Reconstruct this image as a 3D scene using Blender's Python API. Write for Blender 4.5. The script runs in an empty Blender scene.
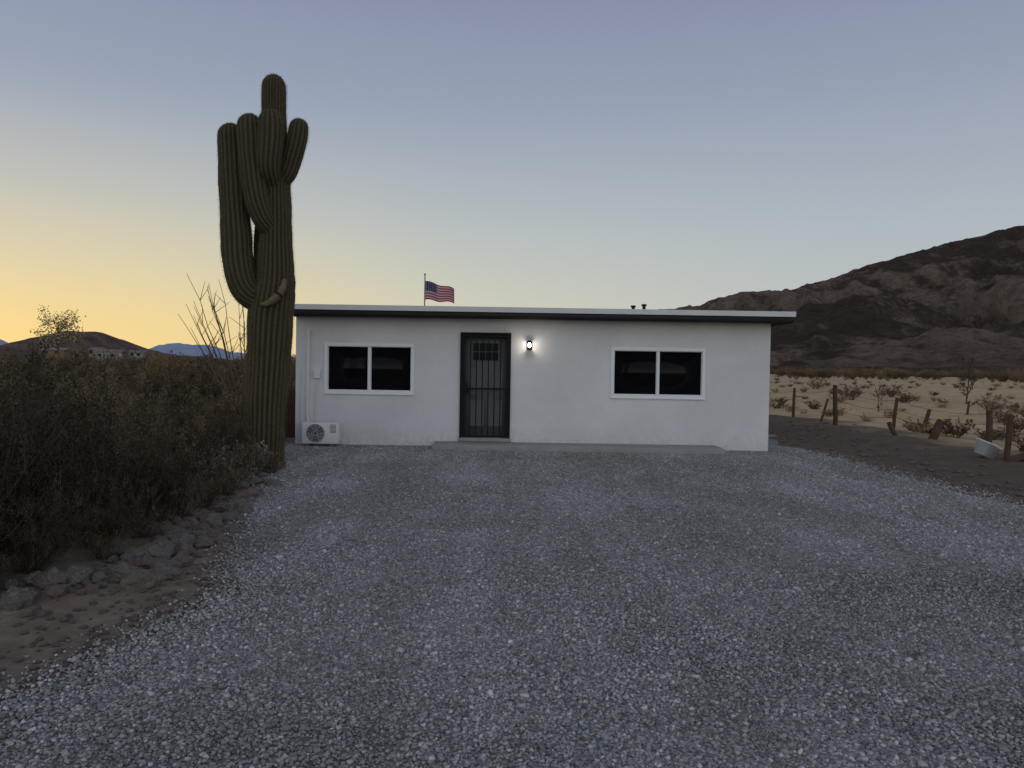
import bpy, math, random
import numpy as np
from mathutils import Vector, Matrix, noise as mn
rad = math.radians
rng = np.random.default_rng(7)
random.seed(7)
SC = bpy.context.scene
COL = SC.collection

# ------------------------------------------------------------------ helpers
def link(o, parent=None):
    COL.objects.link(o)
    if parent is not None: o.parent = parent
    return o
def empty(name, loc=(0,0,0)):
    e = bpy.data.objects.new(name, None); e.location = loc; e.empty_display_size = .2
    return link(e)
def mesh_np(name, V, F, mats=(), smooth=False, fmat=None):
    V = np.asarray(V, np.float32); F = np.asarray(F, np.int32)
    me = bpy.data.meshes.new(name)
    me.vertices.add(len(V)); me.vertices.foreach_set('co', V.ravel())
    m, k = F.shape
    me.loops.add(m*k); me.loops.foreach_set('vertex_index', F.ravel())
    me.polygons.add(m)
    me.polygons.foreach_set('loop_start', np.arange(0, m*k, k, dtype=np.int32))
    if smooth: me.polygons.foreach_set('use_smooth', np.ones(m, bool))
    for mt in mats: me.materials.append(mt)
    if fmat is not None: me.polygons.foreach_set('material_index', np.asarray(fmat, np.int32))
    me.update(calc_edges=True); me.validate()
    return me
def obj_np(name, V, F, mats=(), parent=None, smooth=False, fmat=None):
    return link(bpy.data.objects.new(name, mesh_np(name, V, F, mats, smooth, fmat)), parent)
def box(name, x0,x1,y0,y1,z0,z1, mat, parent=None, bevel=0.0):
    V=[(x,y,z) for z in (z0,z1) for y in (y0,y1) for x in (x0,x1)]
    F=[(0,2,3,1),(4,5,7,6),(0,1,5,4),(1,3,7,5),(3,2,6,7),(2,0,4,6)]
    o = obj_np(name, V, F, [mat], parent)
    if bevel>0:
        b=o.modifiers.new('b','BEVEL'); b.width=bevel; b.segments=2; b.limit_method='NONE'
    return o
class MB:
    def __init__(s): s.v=[]; s.f=[]; s.m=[]
    def box(s,x0,x1,y0,y1,z0,z1,mi=0):
        b=len(s.v); s.v+=[(x,y,z) for z in (z0,z1) for y in (y0,y1) for x in (x0,x1)]
        for f in [(0,2,3,1),(4,5,7,6),(0,1,5,4),(1,3,7,5),(3,2,6,7),(2,0,4,6)]:
            s.f.append(tuple(b+i for i in f)); s.m.append(mi)
    def tube(s, pts, rads, n=6, mi=0, cap=True):
        pts=[Vector(p) for p in pts]; b=len(s.v); up=Vector((0.13,0.21,1)).normalized()
        for i,p in enumerate(pts):
            t=(pts[min(i+1,len(pts)-1)]-pts[max(i-1,0)]).normalized()
            a=t.cross(Vector((1,0.1,0.05))).normalized() if abs(t.z)>.8 else t.cross(up).normalized()
            c=t.cross(a)
            for j in range(n):
                th=2*math.pi*j/n
                s.v.append(tuple(p+(a*math.cos(th)+c*math.sin(th))*rads[i]))
        for i in range(len(pts)-1):
            for j in range(n):
                k=(j+1)%n
                s.f.append((b+i*n+j,b+i*n+k,b+(i+1)*n+k,b+(i+1)*n+j)); s.m.append(mi)
        if cap:
            s.f.append(tuple(b+j for j in range(n))[::-1]); s.m.append(mi)
            e=b+(len(pts)-1)*n
            s.f.append(tuple(e+j for j in range(n))); s.m.append(mi)
    def mesh(s,name,mats,smooth=False):
        me=bpy.data.meshes.new(name); me.from_pydata(s.v,[],s.f)
        for m in mats: me.materials.append(m)
        me.polygons.foreach_set('material_index',s.m)
        if smooth: me.polygons.foreach_set('use_smooth',[True]*len(s.f))
        me.update(); return me
    def obj(s,name,mats,parent=None,smooth=False):
        return link(bpy.data.objects.new(name,s.mesh(name,mats,smooth)),parent)

# ------------------------------------------------------------------ materials
class M:
    def __init__(s,name,rough=.8,spec=.3,base=(.5,.5,.5)):
        s.m=bpy.data.materials.new(name); s.m.use_nodes=True
        s.nt=s.m.node_tree; s.b=s.nt.nodes['Principled BSDF']
        s.b.inputs['Roughness'].default_value=rough
        s.b.inputs['Specular IOR Level'].default_value=spec
        s.b.inputs['Base Color'].default_value=(*base,1)
    def n(s,t,**k):
        nd=s.nt.nodes.new(t)
        for a,v in k.items(): setattr(nd,a,v)
        return nd
    def l(s,a,b): s.nt.links.new(a,b)
    def pos(s):
        return s.n('ShaderNodeNewGeometry').outputs['Position']
    def objc(s): return s.n('ShaderNodeTexCoord').outputs['Object']
    def noise(s,vec,scale,detail=6,rough=.6,dist=0):
        n=s.n('ShaderNodeTexNoise'); n.inputs['Scale'].default_value=scale; n.inputs['Detail'].default_value=detail
        n.inputs['Roughness'].default_value=rough; n.inputs['Distortion'].default_value=dist
        if vec is not None: s.l(vec,n.inputs['Vector'])
        return n.outputs['Fac']
    def ramp(s,fac,stops):
        r=s.n('ShaderNodeValToRGB'); el=r.color_ramp.elements
        while len(el)<len(stops): el.new(.5)
        for e,(p,c) in zip(el,stops):
            e.position=p; e.color=(*c,1) if not isinstance(c,(int,float)) else (c,c,c,1)
        s.l(fac,r.inputs['Fac']); return r.outputs['Color']
    def mix(s,fac,a,b,mode='MIX'):
        x=s.n('ShaderNodeMix',data_type='RGBA',blend_type=mode)
        for i,v in ((0,fac),(6,a),(7,b)):
            if isinstance(v,(int,float)): x.inputs[i].default_value=v
            elif isinstance(v,tuple): x.inputs[i].default_value=(*v,1)
            else: s.l(v,x.inputs[i])
        return x.outputs[2]
    def math(s,op,a,b=None,clamp=False):
        x=s.n('ShaderNodeMath',operation=op,use_clamp=clamp)
        for i,v in enumerate((a,b)):
            if v is None: continue
            if isinstance(v,(int,float)): x.inputs[i].default_value=v
            else: s.l(v,x.inputs[i])
        return x.outputs[0]
    def maprange(s,v,a,b,c=0,d=1,interp='LINEAR'):
        x=s.n('ShaderNodeMapRange',interpolation_type=interp); s.l(v,x.inputs[0])
        for i,k in enumerate((a,b,c,d)): x.inputs[i+1].default_value=k
        return x.outputs[0]
    def mapping(s,v,scale=(1,1,1),rot=(0,0,0)):
        mp=s.n('ShaderNodeMapping'); mp.inputs['Rotation'].default_value=rot; mp.inputs['Scale'].default_value=scale; s.l(v,mp.inputs['Vector']); return mp.outputs[0]
    def bump(s,h,strength=.5,dist=.01,prev=None):
        b=s.n('ShaderNodeBump'); b.inputs['Strength'].default_value=strength; b.inputs['Distance'].default_value=dist
        s.l(h,b.inputs['Height'])
        if prev is not None: s.l(prev,b.inputs['Normal'])
        return b.outputs['Normal']
    def col(s,c): s.l(c,s.b.inputs['Base Color']); return s
    def nrm(s,c): s.l(c,s.b.inputs['Normal']); return s

def simple(name,base,rough=.7,spec=.3,var=.25,scale=8,bump=0,bscale=60,metal=0):
    m=M(name,rough,spec,base); v=m.objc()
    n=m.noise(v,scale,5,.6)
    m.col(m.mix(n,tuple(c*(1-var) for c in base),tuple(min(1,c*(1+var)) for c in base)))
    if bump: m.nrm(m.bump(m.noise(v,bscale,4,.6),bump,.01))
    m.b.inputs['Metallic'].default_value=metal
    return m.m

# stucco
m=M('stucco_white',.9,.2); v=m.pos()
big=m.noise(v,.7,4,.6); fine=m.noise(v,9,5,.7)
c=m.mix(m.maprange(big,.3,.7),(.585,.58,.59),(.70,.695,.70))
c=m.mix(m.maprange(fine,.45,.75,0,.25),c,(.55,.545,.55))
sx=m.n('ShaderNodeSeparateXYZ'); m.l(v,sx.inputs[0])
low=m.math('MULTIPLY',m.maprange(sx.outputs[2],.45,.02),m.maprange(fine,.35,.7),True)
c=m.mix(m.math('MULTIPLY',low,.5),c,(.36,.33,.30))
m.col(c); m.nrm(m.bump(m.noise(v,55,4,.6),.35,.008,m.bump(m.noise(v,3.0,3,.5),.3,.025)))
STUCCO=m.m
VINYL=simple('vinyl_white',(.74,.75,.76),.4,.4,.04)
METALW=simple('painted_metal_white',(.66,.66,.66),.45,.4,.07,6,.1,20)
EDGEM=simple('roof_edge_metal',(.60,.60,.60),.5,.3,.12,3,.1,20)
FASCIA=simple('fascia_dark',(.022,.02,.02),.6,.3,.3)
SOFFIT=simple('soffit_dark',(.03,.027,.025),.8,.2,.3)
BLACK=simple('black_steel',(.006,.006,.007),.6,.2,.2)
DOORM=simple('door_panel',(.13,.13,.135),.6,.25,.15)
CONC=simple('concrete',(.29,.28,.265),.9,.2,.3,5,.3,80)
WOOD=simple('weathered_wood',(.085,.055,.038),.9,.15,.5,14,.6,40)
WOODR=simple('gate_wood',(.10,.045,.03),.85,.2,.35,10,.4,40)
TARP=simple('white_plastic',(.6,.62,.66),.4,.4,.1)
GREYP=simple('grey_plastic',(.10,.10,.10),.6,.3,.1)
WIRE=simple('rusty_wire',(.09,.06,.045),.7,.3,.2)
ROOFM=simple('roof_membrane',(.45,.45,.45),.9,.2,.1)
GLASS=simple('window_glass',(.005,.005,.006),.12,.10,.1,.5)
m=M('lamp_glass',.3,.5,(.9,.9,.85)); m.b.inputs['Emission Color'].default_value=(1,.92,.78,1); m.b.inputs['Emission Strength'].default_value=16; LAMPG=m.m

# ground
m=M('desert_ground',.95,.1); v=m.pos(); sx=m.n('ShaderNodeSeparateXYZ'); m.l(v,sx.inputs[0]); X,Y=sx.outputs[0],sx.outputs[1]
n1=m.noise(v,.25,5,.6); n2=m.noise(v,3,7,.7); n3=m.noise(v,40,4,.7)
dirt=m.ramp(n2,[(.3,(.145,.110,.080)),(.55,(.235,.185,.138)),(.75,(.34,.28,.22))])
dirt=m.mix(m.maprange(n3,.45,.8,0,.6),dirt,(.12,.098,.075))
dirt=m.mix(m.math('MULTIPLY',m.maprange(X,4,7),.65),dirt,(.088,.064,.046))
straw=m.ramp(m.noise(v,1.1,8,.75),[(.3,(.34,.235,.12)),(.5,(.52,.38,.21)),(.72,(.62,.475,.28))])
straw=m.mix(m.maprange(m.noise(v,.06,4,.6),.4,.65,0,.45),straw,(.32,.23,.135))
straw=m.mix(m.maprange(m.noise(v,6,6,.8),.5,.7,0,.4),straw,(.22,.16,.095))
wob=m.math('MULTIPLY',m.math('SUBTRACT',m.noise(v,.5,4,.6),.5),5)
a=m.maprange(m.math('ADD',X,wob),8.6,10.4)
b=m.math('MULTIPLY',m.maprange(m.math('ADD',Y,wob),23,27),m.maprange(X,0,3))
mask=m.math('MAXIMUM',a,b)
scrub=m.ramp(n2,[(.3,(.08,.062,.043)),(.7,(.17,.13,.09))])
lm=m.maprange(m.math('ADD',X,wob),-3.4,-5.2)
c=m.mix(lm,dirt,scrub); c=m.mix(mask,c,straw)
m.col(c); m.nrm(m.bump(n3,.6,.02,m.bump(n2,.6,.08))); GROUND=m.m

def gravel_macro(m,v):
    a=m.noise(v,.30,4,.6,.6); b=m.noise(v,1.6,5,.65)
    tr=m.noise(m.mapping(v,(1.5,.13,1),(0,0,rad(-7))),1.0,4,.6,.3)   # wheel-worn streaks running to the house
    k=m.mix(m.maprange(a,.36,.64),(1.14,1.10,1.05),(1.72,1.74,1.76))
    k=m.mix(m.maprange(b,.35,.7,0,.5),k,(1.06,1.01,.94))
    return m.mix(m.maprange(tr,.42,.60,0,.5),k,(.93,.885,.82))
m=M('gravel_bed',.95,.1); v=m.pos()
vo=m.n('ShaderNodeTexVoronoi'); vo.inputs['Scale'].default_value=60; m.l(v,vo.inputs['Vector'])
vo2=m.n('ShaderNodeTexVoronoi'); vo2.inputs['Scale'].default_value=23; m.l(v,vo2.inputs['Vector'])
s1=m.n('ShaderNodeSeparateColor'); m.l(vo.outputs['Color'],s1.inputs[0])
s2=m.n('ShaderNodeSeparateColor'); m.l(vo2.outputs['Color'],s2.inputs[0])
c=m.ramp(s1.outputs[0],[(0,(.11,.107,.10)),(.35,(.21,.205,.195)),(.7,(.31,.305,.295)),(1,(.46,.455,.45))])
c=m.mix(m.maprange(s2.outputs[0],.75,1,0,.5),c,(.39,.385,.38))
c=m.mix(m.maprange(vo.outputs['Distance'],.35,.75,0,.65),c,(.09,.084,.075))
c=m.mix(1.0,c,gravel_macro(m,v),'MULTIPLY')
m.col(c)
inv=m.math('SUBTRACT',1,vo.outputs['Distance'])
m.nrm(m.bump(inv,.7,.015)); GRAVEL=m.m
m=M('gravel_stones',.9,.2); v=m.pos()
at=m.n('ShaderNodeAttribute',attribute_name='tone')
c=m.mix(1.0,at.outputs['Color'],gravel_macro(m,v),'MULTIPLY')
c=m.mix(m.maprange(m.noise(v,120,2,.5),.3,.7,0,.3),c,(.21,.20,.185))
m.col(c); STONES=m.m
m=M('border_rock',.9,.2); v=m.objc(); n=m.noise(v,5,7,.7)
oi=m.n('ShaderNodeObjectInfo')
c=m.ramp(n,[(.3,(.12,.104,.090)),(.55,(.23,.205,.18)),(.75,(.37,.345,.315))])
r4=m.math('POWER',oi.outputs['Random'],5)
c=m.mix(m.math('MULTIPLY',r4,.7),c,(.27,.15,.105))
m.col(c); m.nrm(m.bump(n,.8,.08)); ROCK=m.m

# cactus
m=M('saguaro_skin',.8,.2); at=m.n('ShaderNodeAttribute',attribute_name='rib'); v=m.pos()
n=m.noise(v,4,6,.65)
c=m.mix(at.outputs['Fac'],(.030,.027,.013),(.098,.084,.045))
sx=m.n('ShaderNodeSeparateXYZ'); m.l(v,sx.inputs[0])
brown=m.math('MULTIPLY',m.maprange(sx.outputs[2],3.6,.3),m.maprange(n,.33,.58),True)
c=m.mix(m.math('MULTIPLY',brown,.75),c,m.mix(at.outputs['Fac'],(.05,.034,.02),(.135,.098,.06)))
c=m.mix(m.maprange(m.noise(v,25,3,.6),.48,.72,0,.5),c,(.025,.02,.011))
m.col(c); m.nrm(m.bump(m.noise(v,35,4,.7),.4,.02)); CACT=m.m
SPINE=simple('cactus_spine',(.15,.115,.07),.8,.2,.2)
SCAR=simple('cactus_scar',(.14,.105,.065),.9,.1,.4,12,.5,40)
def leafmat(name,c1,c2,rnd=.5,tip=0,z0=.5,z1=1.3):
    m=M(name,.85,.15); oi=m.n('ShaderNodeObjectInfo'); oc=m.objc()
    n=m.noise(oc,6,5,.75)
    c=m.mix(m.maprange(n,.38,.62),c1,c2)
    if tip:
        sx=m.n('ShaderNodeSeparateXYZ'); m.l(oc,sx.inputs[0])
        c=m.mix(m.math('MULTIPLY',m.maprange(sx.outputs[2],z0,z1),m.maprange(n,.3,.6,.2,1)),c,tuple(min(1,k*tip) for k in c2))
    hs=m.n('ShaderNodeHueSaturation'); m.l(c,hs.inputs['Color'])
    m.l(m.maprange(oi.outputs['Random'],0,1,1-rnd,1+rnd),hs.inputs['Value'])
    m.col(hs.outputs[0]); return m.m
LEAF=leafmat('creosote_leaf',(.017,.015,.009),(.052,.042,.024),.4,1.9)
DRY=leafmat('dry_brush',(.060,.043,.025),(.18,.125,.068),.4,1.45,.4,1.0)
SAGE=leafmat('sage_brush',(.12,.090,.06),(.25,.19,.12),.35)
PALE=leafmat('pale_brittlebush',(.16,.145,.115),(.34,.315,.26),.25)
STEM=simple('twig',(.085,.067,.05),.9,.1,.4)
STRAWM=leafmat('straw_grass',(.36,.26,.13),(.55,.42,.24),.25)

# ------------------------------------------------------------------ ground
LY=[-8,2,3.6,4.5,5.5,6.3,8,9,10.6,12,13,15,21]; LX=[-2.6,-2.45,-2.35,-2.15,-1.95,-2.35,-2.8,-3.1,-3.4,-3.7,-4.5,-4.8,-4.8]
RY=[-8,5,9,13,16.6,19,21]; RX=[6.9,6.6,6.3,6.1,5.9,6.5,6.6]
def left(y): return np.interp(y,LY,LX)
def right(y): return np.interp(y,RY,RX)
def gh(x,y):
    d=max(left(y)-x, x-right(y), y-20.5, 0) if y>-8 else 1
    d=min(d,3)/3
    if -6<x<7 and 14<y<25: d*=.15
    z=mn.fractal(Vector((x*.55,y*.55,3.1)),.9,2,4)*.09*d + mn.noise(Vector((x*.12,y*.12,9)))*.15*d
    z+=.10*d
    if 6<x<11 and 5<y<24: z+=.12*math.exp(-((x-8.3)/1.0)**2)*d
    r=math.hypot(x,y)
    if r>60: z*=max(0,1-(r-60)/200)
    return z
fx=list(np.arange(-16,20.01,.22)); fy=list(np.arange(-6,30.01,.22))
def ext(lst,n=34,lim=9000):
    lo,hi=lst[0],lst[-1]; s=.3; a=[];b=[]
    for i in range(n):
        s*=1.31; lo-=s; hi+=s; a.append(lo); b.append(hi)
    return np.array(a[::-1]+lst+b)
gx=ext(fx); gy=ext(fy)
V=[(x,y,gh(x,y)-.0) for y in gy for x in gx]
nx=len(gx); ny=len(gy)
ii=np.arange(ny-1)[:,None]*nx+np.arange(nx-1)[None,:]
F=np.stack([ii,ii+1,ii+nx+1,ii+nx],-1).reshape(-1,4)
obj_np('ground',V,F,[GROUND],smooth=True)

ys=np.arange(-8,20.6,.06)
V=[];F=[]
cols=24
for i,y in enumerate(ys):
    l=left(y)+.16*mn.noise(Vector((0,y*2.3,0)))+.07*mn.noise(Vector((4,y*9,0)))
    r=right(y)+.22*mn.noise(Vector((9,y*1.3,0)))+.07*mn.noise(Vector((7,y*8,0)))
    for j in range(cols+1):
        x=l+(r-l)*j/cols
        e=0 if j in(0,cols) else 1
        V.append((x,y,.010+e*.006*(1+mn.noise(Vector((x*.8,y*.8,2))))))
n1_=cols+1
ii=np.arange(len(ys)-1)[:,None]*n1_+np.arange(cols)[None,:]
F=np.stack([ii,ii+1,ii+n1_+1,ii+n1_],-1).reshape(-1,4)
obj_np('gravel_driveway',V,F,[GRAVEL],smooth=True)

def stones(N,y0,y1,smin,smax,pw):
    t=rng.random(N*3); y=y0+(y1-y0)*t**pw
    hw=.72*y+1.6
    x=(rng.random(N*3)*2-1)*hw
    l=np.interp(y,LY,LX)-np.abs(rng.normal(0,.17,N*3)); r=np.interp(y,RY,RX)+np.abs(rng.normal(0,.25,N*3))
    k=(x>l)&(x<r)&~((y>15.15)&(x>-4.35)&(x<5.2))&~((y>14.45)&(x>-1.55)&(x<4.12))
    x=x[k][:N]; y=y[k][:N]; n=len(x)
    s=smin+(smax-smin)*rng.random(n)**1.8
    base=np.array([(a,b,c) for c in(-1,1) for b in(-1,1) for a in(-1,1)],float)*.75
    P=base[None]*(1+rng.uniform(-.38,.38,(n,8,3)))
    P*=np.stack([rng.uniform(.7,1.3,n),rng.uniform(.6,1.1,n),rng.uniform(.45,.8,n)],-1)[:,None,:]
    P*=s[:,None,None]
    def rot(P,a,i,j):
        c=np.cos(a)[:,None];q=np.sin(a)[:,None]; A=P[:,:,i].copy();B=P[:,:,j].copy()
        P[:,:,i]=A*c-B*q; P[:,:,j]=A*q+B*c
    rot(P,rng.normal(0,.5,n),0,2); rot(P,rng.normal(0,.5,n),1,2); rot(P,rng.uniform(0,6.28,n),0,1)
    P[:,:,0]+=x[:,None]; P[:,:,1]+=y[:,None]; P[:,:,2]+=(.018+s*.25*rng.random(n))[:,None]
    g=rng.choice([.13,.19,.245,.30,.37,.48],n,p=[.12,.2,.25,.22,.15,.06])*rng.uniform(.85,1.15,n)
    w=rng.normal(.02,.045,n)
    C=np.stack([g*(1+w),g,g*(1-w+.01),np.ones(n)],-1)
    return P.reshape(-1,3),C
A=[stones(100000,1.6,6.2,.0055,.0138,.85),stones(64000,6.2,15.4,.007,.0145,.8),stones(3000,1.8,14,.014,.023,.8)]
P=np.concatenate([a[0] for a in A]); C=np.concatenate([a[1] for a in A]); n=len(C)
q=np.array([(0,2,3,1),(4,5,7,6),(0,1,5,4),(1,3,7,5),(3,2,6,7),(2,0,4,6)])
F=(np.arange(n)[:,None,None]*8+q[None]).reshape(-1,4)
o=obj_np('gravel',P,F,[STONES])
at=o.data.color_attributes.new('tone','FLOAT_COLOR','POINT')
at.data.foreach_set('color',np.repeat(C,8,0).astype(np.float32).ravel())

# ------------------------------------------------------------------ mountain & hills
def heightmesh(name,xs,ys,fn,mat):
    R=[fn(x,y) for y in ys for x in xs]
    att=None
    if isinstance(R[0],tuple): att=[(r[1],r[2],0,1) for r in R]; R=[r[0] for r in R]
    V=[(x,y,0) for y in ys for x in xs]; V=np.array(V,float); V[:,2]=R; nx=len(xs)
    ii=np.arange(len(ys)-1)[:,None]*nx+np.arange(nx-1)[None,:]
    F=np.stack([ii,ii+1,ii+nx+1,ii+nx],-1).reshape(-1,4)
    o=obj_np(name,V,F,[mat],smooth=True)
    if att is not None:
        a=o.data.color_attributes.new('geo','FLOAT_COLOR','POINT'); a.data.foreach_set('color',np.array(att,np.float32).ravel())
    return o
MX=[-50,60,140,180,210,236,331,378,425,461,520,607,750,950,1300,1700]
MH=[-6,-4,28,52,72,85,97,106,129,138,155,177,200,230,230,150]
def mtn(x,y):
    R=np.interp(x,MX,MH)
    y0=235+25*mn.noise(Vector((x*.008,0,5)))
    t=(y-y0)/(900-y0)
    if t<=0: return (-3+min(0,t)*20,.5,0)
    prof=t**1.22 if t<1 else max(0,1-.35*(t-1))
    wx=x+.55*(y-600)+35*mn.noise(Vector((x/120,y/120,1)))
    rd=mn.ridged_multi_fractal(Vector((wx/125,y/420,.7)),1.0,2.1,6,1.0,2.0)
    rd2=mn.ridged_multi_fractal(Vector(((x-.4*y)/48,y/150,3.7)),1.0,2.1,4,1.0,2.0)
    fb=mn.fractal(Vector((x/90,y/90,4)),.9,2,5)
    edge=max(0,min(1,abs(1-t)/.22)); edge=.10+.90*edge
    h=R*prof
    amp=min(1,t*5)*min(1,max(0,h+30)/60)
    h+= (rd-1.15)*26*amp*edge + (rd2-1.1)*9*amp*edge + fb*7*amp*edge
    def g(cx,cy,sx,sy,H,e=1.0):
        return H*math.exp(-(abs((x-cx)/sx)**1.7+abs((y-cy)/sy)**1.7)*e)
    w=1+.25*fb+.14*(rd2-1.1)
    s1=g(228,520,80,120,45)
    s=max(s1,g(335,450,42,130,37),g(430,430,44,120,34),g(300,600,60,110,66),g(520,500,80,130,60),g(385,560,50,110,70))*w
    k=6.0
    h=max(h,s)+ (math.exp(-abs(h-s)/k)*k*.4)
    fine=mn.fractal(Vector((x/20,y/20,8)),.8,2,5)*2.8*amp
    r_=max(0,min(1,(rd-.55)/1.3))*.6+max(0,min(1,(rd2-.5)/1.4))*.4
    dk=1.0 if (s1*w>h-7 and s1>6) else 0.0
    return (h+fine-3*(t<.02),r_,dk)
m=M('mountain_rock',.95,.1); v=m.pos(); sx=m.n('ShaderNodeSeparateXYZ'); m.l(v,sx.inputs[0])
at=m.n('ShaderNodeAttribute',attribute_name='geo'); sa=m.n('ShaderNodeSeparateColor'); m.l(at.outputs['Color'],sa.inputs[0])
big=m.noise(v,.012,6,.65,.8); med=m.noise(v,.06,9,.8); sp=m.noise(v,.22,5,.8)
strk=m.noise(m.mapping(v,(1,.22,.6),(0,0,rad(28))),.06,7,.75,.5)
strk2=m.noise(m.mapping(v,(1,.3,.5),(0,0,rad(-24))),.05,7,.75,.5)
soil=m.ramp(med,[(.32,(.19,.135,.10)),(.5,(.32,.235,.175)),(.7,(.46,.35,.265))])
dark=m.ramp(med,[(.3,(.060,.043,.033)),(.7,(.165,.122,.09))])
f=m.math('ADD',m.maprange(strk,.58,.42,-.3,.6),m.maprange(strk2,.58,.42,-.35,.5))
f=m.math('ADD',f,m.maprange(big,.40,.60,-.25,.45))
f=m.math('ADD',f,m.maprange(sa.outputs[0],.30,.75,.45,-.45))  # gully scrub darker, crest soil paler; painted contrast so relief reads in soft light
f=m.math('ADD',f,m.maprange(sx.outputs[2],80,135,0,.7))
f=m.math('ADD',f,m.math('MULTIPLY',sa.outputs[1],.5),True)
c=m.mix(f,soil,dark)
c=m.mix(m.maprange(sp,.50,.62,0,.5),c,(.06,.047,.036))
m.col(c); m.nrm(m.bump(med,1,16,m.bump(sp,.8,3.0))); MTN=m.m
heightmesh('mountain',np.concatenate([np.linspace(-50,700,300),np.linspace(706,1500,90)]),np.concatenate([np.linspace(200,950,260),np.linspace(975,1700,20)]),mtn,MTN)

m=M('hill_scrub',.95,.1); v=m.pos(); n=m.noise(v,.12,8,.75)
c=m.ramp(n,[(.35,(.075,.055,.042)),(.55,(.165,.115,.085)),(.7,(.25,.185,.135))])
c=m.mix(m.maprange(m.noise(v,.8,4,.7),.5,.6,0,.7),c,(.05,.04,.028))
m.col(c); m.nrm(m.bump(n,.7,3)); HILL=m.m
def hillf(x,y):
    def g(cx,cy,sx,sy,H): return H*math.exp(-((x-cx)/sx)**2-((y-cy)/sy)**2)
    h=g(-172,300,13,50,7.6)+g(-180,320,48,60,4.8)+g(-120,330,50,50,1.2)+g(-250,300,50,70,5)+g(-128,268,26,34,2.4)
    return h-.5+mn.fractal(Vector((x/14,y/14,2)),.9,2,4)*.9*min(1,h/3)
heightmesh('hill',np.linspace(-360,-10,200),np.linspace(180,460,100),hillf,HILL)
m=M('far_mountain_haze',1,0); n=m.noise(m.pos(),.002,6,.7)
m.col(m.mix(n,(.24,.30,.40),(.34,.39,.48))); FAR=m.m  # bluish distance haze put into the base colour, no atmosphere simulated
def farf(x,y):
    t=max(0,1-abs(y-6300)/700)
    r=(.55+.9*mn.fractal(Vector((x/900+3.3,.2,0)),.8,2,5))*130*(1+.4*mn.noise(Vector((x/300,y/300,0))))
    return max(0,r)*t-4+20*t
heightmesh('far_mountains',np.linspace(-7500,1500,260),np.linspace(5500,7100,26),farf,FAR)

# ------------------------------------------------------------------ house
H=empty('desert_house',(0.4,18,0))
def hp(o):
    o.parent=H; o.location=(-.4+o.location.x,-18+o.location.y,o.location.z); return o
WX0,WX1,WY,WZ=-4.33,5.15,15.2,2.60
opens=[(-3.745,-1.975,1.055,2.035),(-1.03,-.04,.19,2.29),(1.985,3.845,1.055,2.035)]
xs=sorted({WX0,WX1,*[o[0] for o in opens],*[o[1] for o in opens]}); zs=sorted({-.1,WZ,*[o[2] for o in opens],*[o[3] for o in opens]})
mb=MB()
def hole(x,z): return any(a<x<b and c<z<d for a,b,c,d in opens)
for i in range(len(xs)-1):
    for j in range(len(zs)-1):
        x0,x1,z0,z1=xs[i],xs[i+1],zs[j],zs[j+1]
        if hole((x0+x1)/2,(z0+z1)/2): continue
        b=len(mb.v); mb.v+=[(x0,WY,z0),(x1,WY,z0),(x1,WY,z1),(x0,WY,z1)]; mb.f.append((b,b+1,b+2,b+3)); mb.m.append(0)
D=.16
for a,b_,c_,d in opens:
    for p in [((a,WY,c_),(a,WY,d),(a,WY+D,d),(a,WY+D,c_)),((b_,WY,d),(b_,WY,c_),(b_,WY+D,c_),(b_,WY+D,d)),
              ((a,WY,d),(b_,WY,d),(b_,WY+D,d),(a,WY+D,d)),((b_,WY,c_),(a,WY,c_),(a,WY+D,c_),(b_,WY+D,c_))]:
        b=len(mb.v); mb.v+=list(p); mb.f.append((b,b+1,b+2,b+3)); mb.m.append(0)
BY=23.2
for p in [((WX0,WY,-.1),(WX0,BY,-.1),(WX0,BY,WZ),(WX0,WY,WZ)),((WX1,BY,-.1),(WX1,WY,-.1),(WX1,WY,WZ),(WX1,BY,WZ)),((WX1,BY,-.1),(WX0,BY,-.1),(WX0,BY,WZ),(WX1,BY,WZ))]:
    b=len(mb.v); mb.v+=list(p); mb.f.append((b,b+1,b+2,b+3)[::-1]); mb.m.append(0)
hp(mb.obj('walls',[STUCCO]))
RX0,RX1,RYF,RYB=-4.36,5.43,14.72,23.6
hp(box('roof_deck',RX0+.03,RX1-.03,RYF+.03,RYB-.03,2.572,2.74,SOFFIT))
hp(box('fascia_front',RX0,RX1,RYF-.002,RYF+.028,2.565,2.685,FASCIA))
hp(box('fascia_side',RX1-.03,RX1+.002,RYF+.03,RYB-.03,2.56,2.685,FASCIA))
hp(box('fascia_side_left',RX0-.002,RX0+.03,RYF+.03,RYB-.03,2.56,2.685,FASCIA))
mb=MB(); 
mb.box(RX0-.03,RX1+.03,RYF-.028,RYF+.01,2.675,2.775); mb.box(RX0-.03,RX1+.03,RYF+.0101,RYB,2.745,2.77)
o=hp(mb.obj('roof_edge',[EDGEM]))
o=hp(box('roof_top',RX0+.05,RX1-.05,RYF+.1,RYB-.1,2.775,2.785,ROOFM))
mb=MB()
for x,y,h in((2.6,16.5,.16),(2.85,16.6,.20),(2.78,17.5,.14)):
    mb.tube([(x,y,2.78),(x,y,2.79+h)],[.035,.035],10); mb.tube([(x,y,2.79+h),(x,y,2.83+h)],[.06,.05],10)
hp(mb.obj('roof_vents',[BLACK]))
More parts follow.
